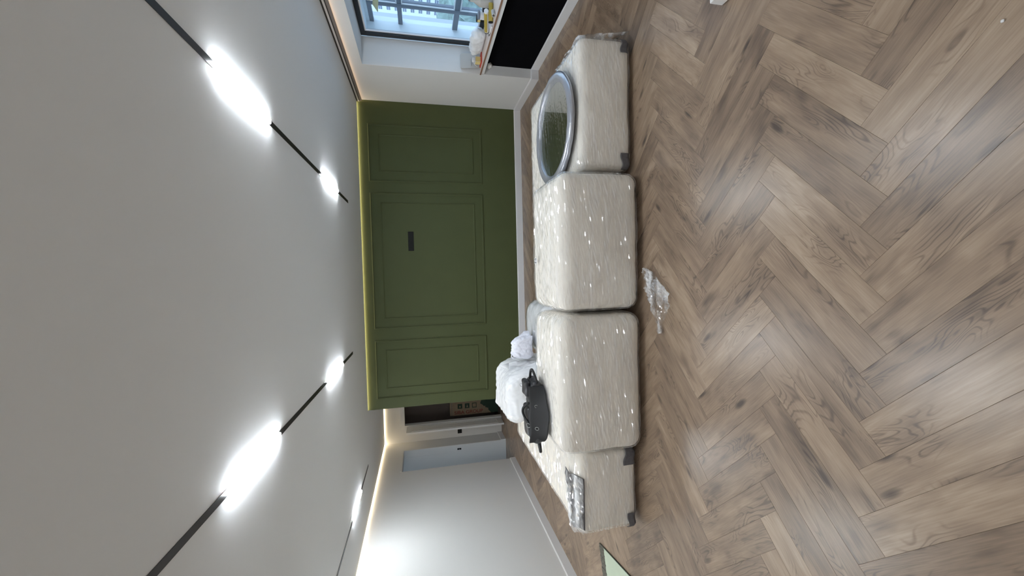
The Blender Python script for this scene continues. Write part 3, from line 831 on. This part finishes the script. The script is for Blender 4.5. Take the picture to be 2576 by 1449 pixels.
# plate leaning on the reveal
pl = thing('cover_plate', (2.79, 5.37, ZS), 'cream plastic cover plate leaning against the window reveal', 'plate')
mb = MB(); rr = .02; pts = []
for cx, cz, a0 in ((2.905 - rr, .0 + rr, -90), (2.905 - rr, .255 - rr, 0), (2.715 + rr, .255 - rr, 90), (2.715 + rr, rr, 180)):
    for k in range(5):
        a = math.radians(a0 + 22.5*k); pts.append((cx + rr*math.cos(a), cz + rr*math.sin(a)))
for t in (0, .012):
    for x, z in pts: mb.v.append((x, 5.335 + .036*z/.25 + t, ZS + z))
n = len(pts); mb.f = [tuple(range(n-1, -1, -1)), tuple(range(n, 2*n))] + [(k, (k+1) % n, n + (k+1) % n, n + k) for k in range(n)]
mb.build('plate', 'cream_plastic', pl)
MB().box(2.74, 2.825, 5.328, 5.345, ZS + .06, ZS + .064).box(2.74, 2.825, 5.333, 5.348, ZS + .12, ZS + .124).build('rib', 'cream_plastic', pl)
rc = MB().box(2.715, 2.84, 5.17, 5.325, ZS, ZS + .012).build('red_card', 'red'); tag(bev(rc, .001), 'flat red card under the small carton on the sill', 'card')
ct = thing('small_carton', (2.77, 5.25, ZS + .012), 'small yellow and white carton on the red card on the sill', 'box')
MB().box(2.735, 2.80, 5.215, 5.285, ZS + .0125, ZS + .078).build('box', 'white_plastic', ct)
MB().box(2.7335, 2.7348, 5.217, 5.283, ZS + .0145, ZS + .076).box(2.737, 2.798, 5.2138, 5.2148, ZS + .0145, ZS + .076).build('yellow_print', 'yellow', ct)
MB().box(2.731, 2.806, 5.211, 5.289, ZS + .0782, ZS + .084).build('lid', 'white_plastic', ct)
pa = thing('power_adapter', (2.77, 5.24, ZS + .0845), 'little white power adapter with cable on the small carton', 'adapter')
bev(MB().box(2.75, 2.79, 5.22, 5.275, ZS + .085, ZS + .118).build('case', 'white_plastic', pa), .006)
MB().tube([(2.77, 5.275, ZS + .095), (2.76, 5.30, ZS + .093), (2.74, 5.315, ZS + .07), (2.72, 5.325, ZS + .035)], .004, 8).build('cable', 'white_plastic', pa, smooth=True)
# lying sealant cartridge
sc_ = thing('sealant_cartridge', (2.79, 4.52, ZS), 'white and gold sealant cartridge lying along the sill', 'cartridge')
def lying(x, y0, y1, z, r, seg=20): return MB().tube([(x, y0, z), (x, y1, z)], r, seg)
A0, A1 = Vector((2.785, 4.64, ZS + .027)), Vector((2.80, 4.31, ZS + .082))
ax = (A1 - A0).normalized()
MB().tube([tuple(A0), tuple(A1)], .0245, 20).build('tube', 'white_plastic', sc_)
sd = Vector((0, 0, 1)).cross(ax).normalized(); upv = ax.cross(sd)
mb = MB()
for k in range(9):
    g_ = math.radians(-20 + 14*k); o_ = (sd*math.cos(g_)*(1 if sd.x < 0 else -1) + upv*math.sin(g_))*.0252
    mb.v += [tuple(A0 + ax*.012 + o_), tuple(A1 - ax*.02 + o_)]
mb.f = [(2*k, 2*k+1, 2*k+3, 2*k+2) for k in range(8)]
mb.build('gold_print', 'brass_yellow', sc_)
MB().tube([tuple(A0 - ax*.012), tuple(A0 - ax*.0005)], .0252, 20).build('end_cap', 'black_plastic', sc_)
s2_ = thing('gold_cartridge', (2.80, 4.34, ZS), 'gold and black cartridge lying under the white one on the sill', 'cartridge')
MB().tube([(2.73, 4.375, ZS + .0245), (2.90, 4.335, ZS + .0245)], .0243, 20).build('tube', 'brass_yellow', s2_)
MB().tube([(2.722, 4.377, ZS + .0245), (2.7298, 4.3752, ZS + .0245)], .0246, 20).build('end_cap', 'black_plastic', s2_)
# jar, black box, printed tin
jr = thing('white_jar', (2.93, 4.66, ZS), 'white jar with dark lid between the bags on the sill', 'jar')
MB().lathe([(0, 0), (.042, 0), (.045, .01), (.045, .10), (.040, .104), (0, .104)], (2.945, 4.62, ZS), 28).build('body', 'white_plastic', jr)
MB().lathe([(0, .1045), (.047, .1045), (.047, .124), (0, .124)], (2.945, 4.62, ZS), 28).build('lid', 'mullion', jr)
bb = thing('black_tin', (2.95, 4.73, ZS), 'black tin with a yellow label behind the lumpy bag', 'tin')
MB().lathe([(0, 0), (.035, 0), (.036, .004), (.036, .125), (.033, .13), (0, .13)], (2.962, 4.715, ZS), 24).build('body', 'black_plastic', bb)
mb = MB()
for k in range(13):
    a = math.radians(170 + 12*k)
    for z in (.085, .118): mb.v.append((2.962 + .0365*math.cos(a), 4.715 + .0365*math.sin(a), ZS + z))
mb.f = [(2*k, 2*k+2, 2*k+3, 2*k+1) for k in range(12)]
mb.build('label', 'yellow', bb)
bx = MB().box(2.93, 3.0, 4.47, 4.545, ZS, ZS + .085).build('black_box', 'black_plastic'); tag(bev(bx, .003), 'small black box standing near the white cartridge on the sill', 'box')
# upright cartridge with nozzle
uc = thing('nozzle_cartridge', (2.94, 4.36, ZS), 'upright white cartridge with a tapered nozzle at the picture edge', 'cartridge')
MB().lathe([(0, 0), (.048, 0), (.05, .01), (.05, .135), (.046, .14), (.020, .19), (.012, .20), (.009, .24), (0, .24)], (2.935, 4.385, ZS), 28).build('body', 'cream_plastic', uc, smooth=False)
MB().lathe([(0, .2405), (.0085, .2405), (.006, .262), (0, .262)], (2.935, 4.385, ZS), 16).build('tip', 'mullion', uc)
# small cardboard tube and pliers at the front of the sill
tb = MB().lathe([(.013, 0), (.019, 0), (.019, .075), (.013, .075)], (0, 0, 0), 24, closed=True)
tb.xform(Matrix.Translation((2.775, 4.262, ZS + .0195)) @ Matrix.Rotation(math.radians(-90), 4, 'Y') @ Matrix.Rotation(math.radians(25), 4, 'X'))
o = tb.build('cardboard_tube', 'cream_plastic'); tag(o, 'short pale cardboard tube lying open end out on the sill', 'tube')
pz = thing('pliers', (2.70, 4.5, ZS), 'grey pliers with pale grips lying at the front of the sill', 'pliers')
for s_ in (-1, 1):
    MB().tube([(2.703, 4.515 + s_*.004, ZS + .010), (2.698, 4.48 + s_*.018, ZS + .010), (2.694, 4.44 + s_*.016, ZS + .010), (2.695, 4.405 + s_*.010, ZS + .010)], [.006, .008, .008, .006], 8).build('grip', 'white_plastic', pz, smooth=True)
    MB().tube([(2.703, 4.515 + s_*.004, ZS + .010), (2.706, 4.56 + s_*.008, ZS + .010), (2.708, 4.595 + s_*.002, ZS + .010)], [.008, .009, .004], 8).build('jaw', 'steel', pz, smooth=True)
# pale pointed paper pendant in the window
lf = thing('paper_pendant', (3.01, 4.62, 2.36), 'pale green pointed paper pendant hanging at the top of the window', 'pendant')
mb = MB()
mb.v = [(2.95, 4.79, 2.03), (2.95, 4.66, 2.075), (2.935, 4.58, 2.06), (2.965, 4.58, 2.06), (2.95, 4.58, 2.005), (2.95, 4.66, 2.015), (2.95, 4.40, 2.04)]
mb.f = [(0, 1, 3), (0, 3, 5), (0, 5, 2), (0, 2, 1), (1, 2, 6), (1, 6, 3), (3, 6, 4), (2, 4, 6), (3, 4, 5), (2, 5, 4)]
mb.build('paper', 'leaf', lf)
MB().tube([(2.95, 4.60, 2.065), (2.95, 4.60, 2.289)], .0015, 6).build('string', 'white_plastic', lf)

# ------------------------------------------------------------------ printed carton in the unlit room
cx_ = thing('printed_carton', (-2.87, 9.3, 0), 'tall brown carton with red lettering and green symbols in the dark doorway', 'carton')
MB().box(-3.20, -2.55, 9.2, 9.42, 0, 1.105).build('box', 'card', cx_)
MB().box(-3.202, -2.55, 9.1975, 9.1995, 1.06, 1.075).build('tape', 'dark_room', cx_)
for k, zc in enumerate((.88, .715, .55)):
    ic = MB().box(-3.045, -2.935, 9.198, 9.1996, zc - .052, zc + .052).build('symbol', 'card_green', cx_)
    y = 9.1972
    if k == 0: MB().prism([(-3.02, 0), (-2.98, 0), (-2.98, .03), (-3.02, .03)], 0, .001).xform(Matrix.Translation((0, y, zc - .015)) @ Matrix.Rotation(math.radians(90), 4, 'X')).build('mark', 'card', ic)
    elif k == 1: MB().prism([(-3.025, -.02), (-3.025 + .075, 0), (-3.025, .02)], 0, .001).xform(Matrix.Translation((0, y, zc)) @ Matrix.Rotation(math.radians(90), 4, 'X')).build('mark', 'card', ic)
    else: MB().prism([(-3.03, -.038), (-2.95, -.038), (-2.95, .038), (-3.03, .038)], 0, .001).xform(Matrix.Translation((0, y, zc)) @ Matrix.Rotation(math.radians(90), 4, 'X')).build('mark', 'card', ic)
mb = MB()
zz = [(-3.2, .0), (-2.55, .0), (-2.55, .33), (-2.72, .27), (-2.74, .34), (-2.86, .30), (-2.87, .38), (-2.965, .415), (-3.0, .36), (-3.03, .335), (-3.035, .29), (-3.06, .30), (-3.09, .22), (-3.12, .23), (-3.2, .16)]
bm_i = len(mb.v)
mb.v = [(x, 9.198, z) for x, z in zz] + [(x, 9.1996, z) for x, z in zz]
n = len(zz); mb.f = [tuple(range(n)), tuple(range(2*n - 1, n - 1, -1))] + [(k, n + k, n + (k+1) % n, (k+1) % n) for k in range(n)]
mb.build('green_print', 'card_green', cx_)
fc = bpy.data.curves.new('carton_lettering', 'FONT'); fc.body = 'SIBA GROUP'; fc.size = .105; fc.extrude = .0006; fc.offset = .0016; fc.align_x = 'LEFT'
fo = bpy.data.objects.new('tmp', fc); COL.objects.link(fo)
bpy.context.view_layer.update()
me = bpy.data.meshes.new_from_object(fo.evaluated_get(bpy.context.evaluated_depsgraph_get()))
bpy.data.objects.remove(fo)
xs = [v.co.x for v in me.vertices]; sc = .655/(max(xs) - min(xs)); x_0 = min(xs)
for v in me.vertices:   # letters read downwards, their tops to the right
    x, y, z = v.co; v.co = (y*1.0 - 3.168 + 2.87, 9.1985 - 9.3 - z, 1.008 - (x - x_0)*sc)
me.materials.clear(); me.materials.append(M['card_red'])
lo_ = bpy.data.objects.new('lettering', me); COL.objects.link(lo_); lo_.parent = cx_

bpy.context.view_layer.update()
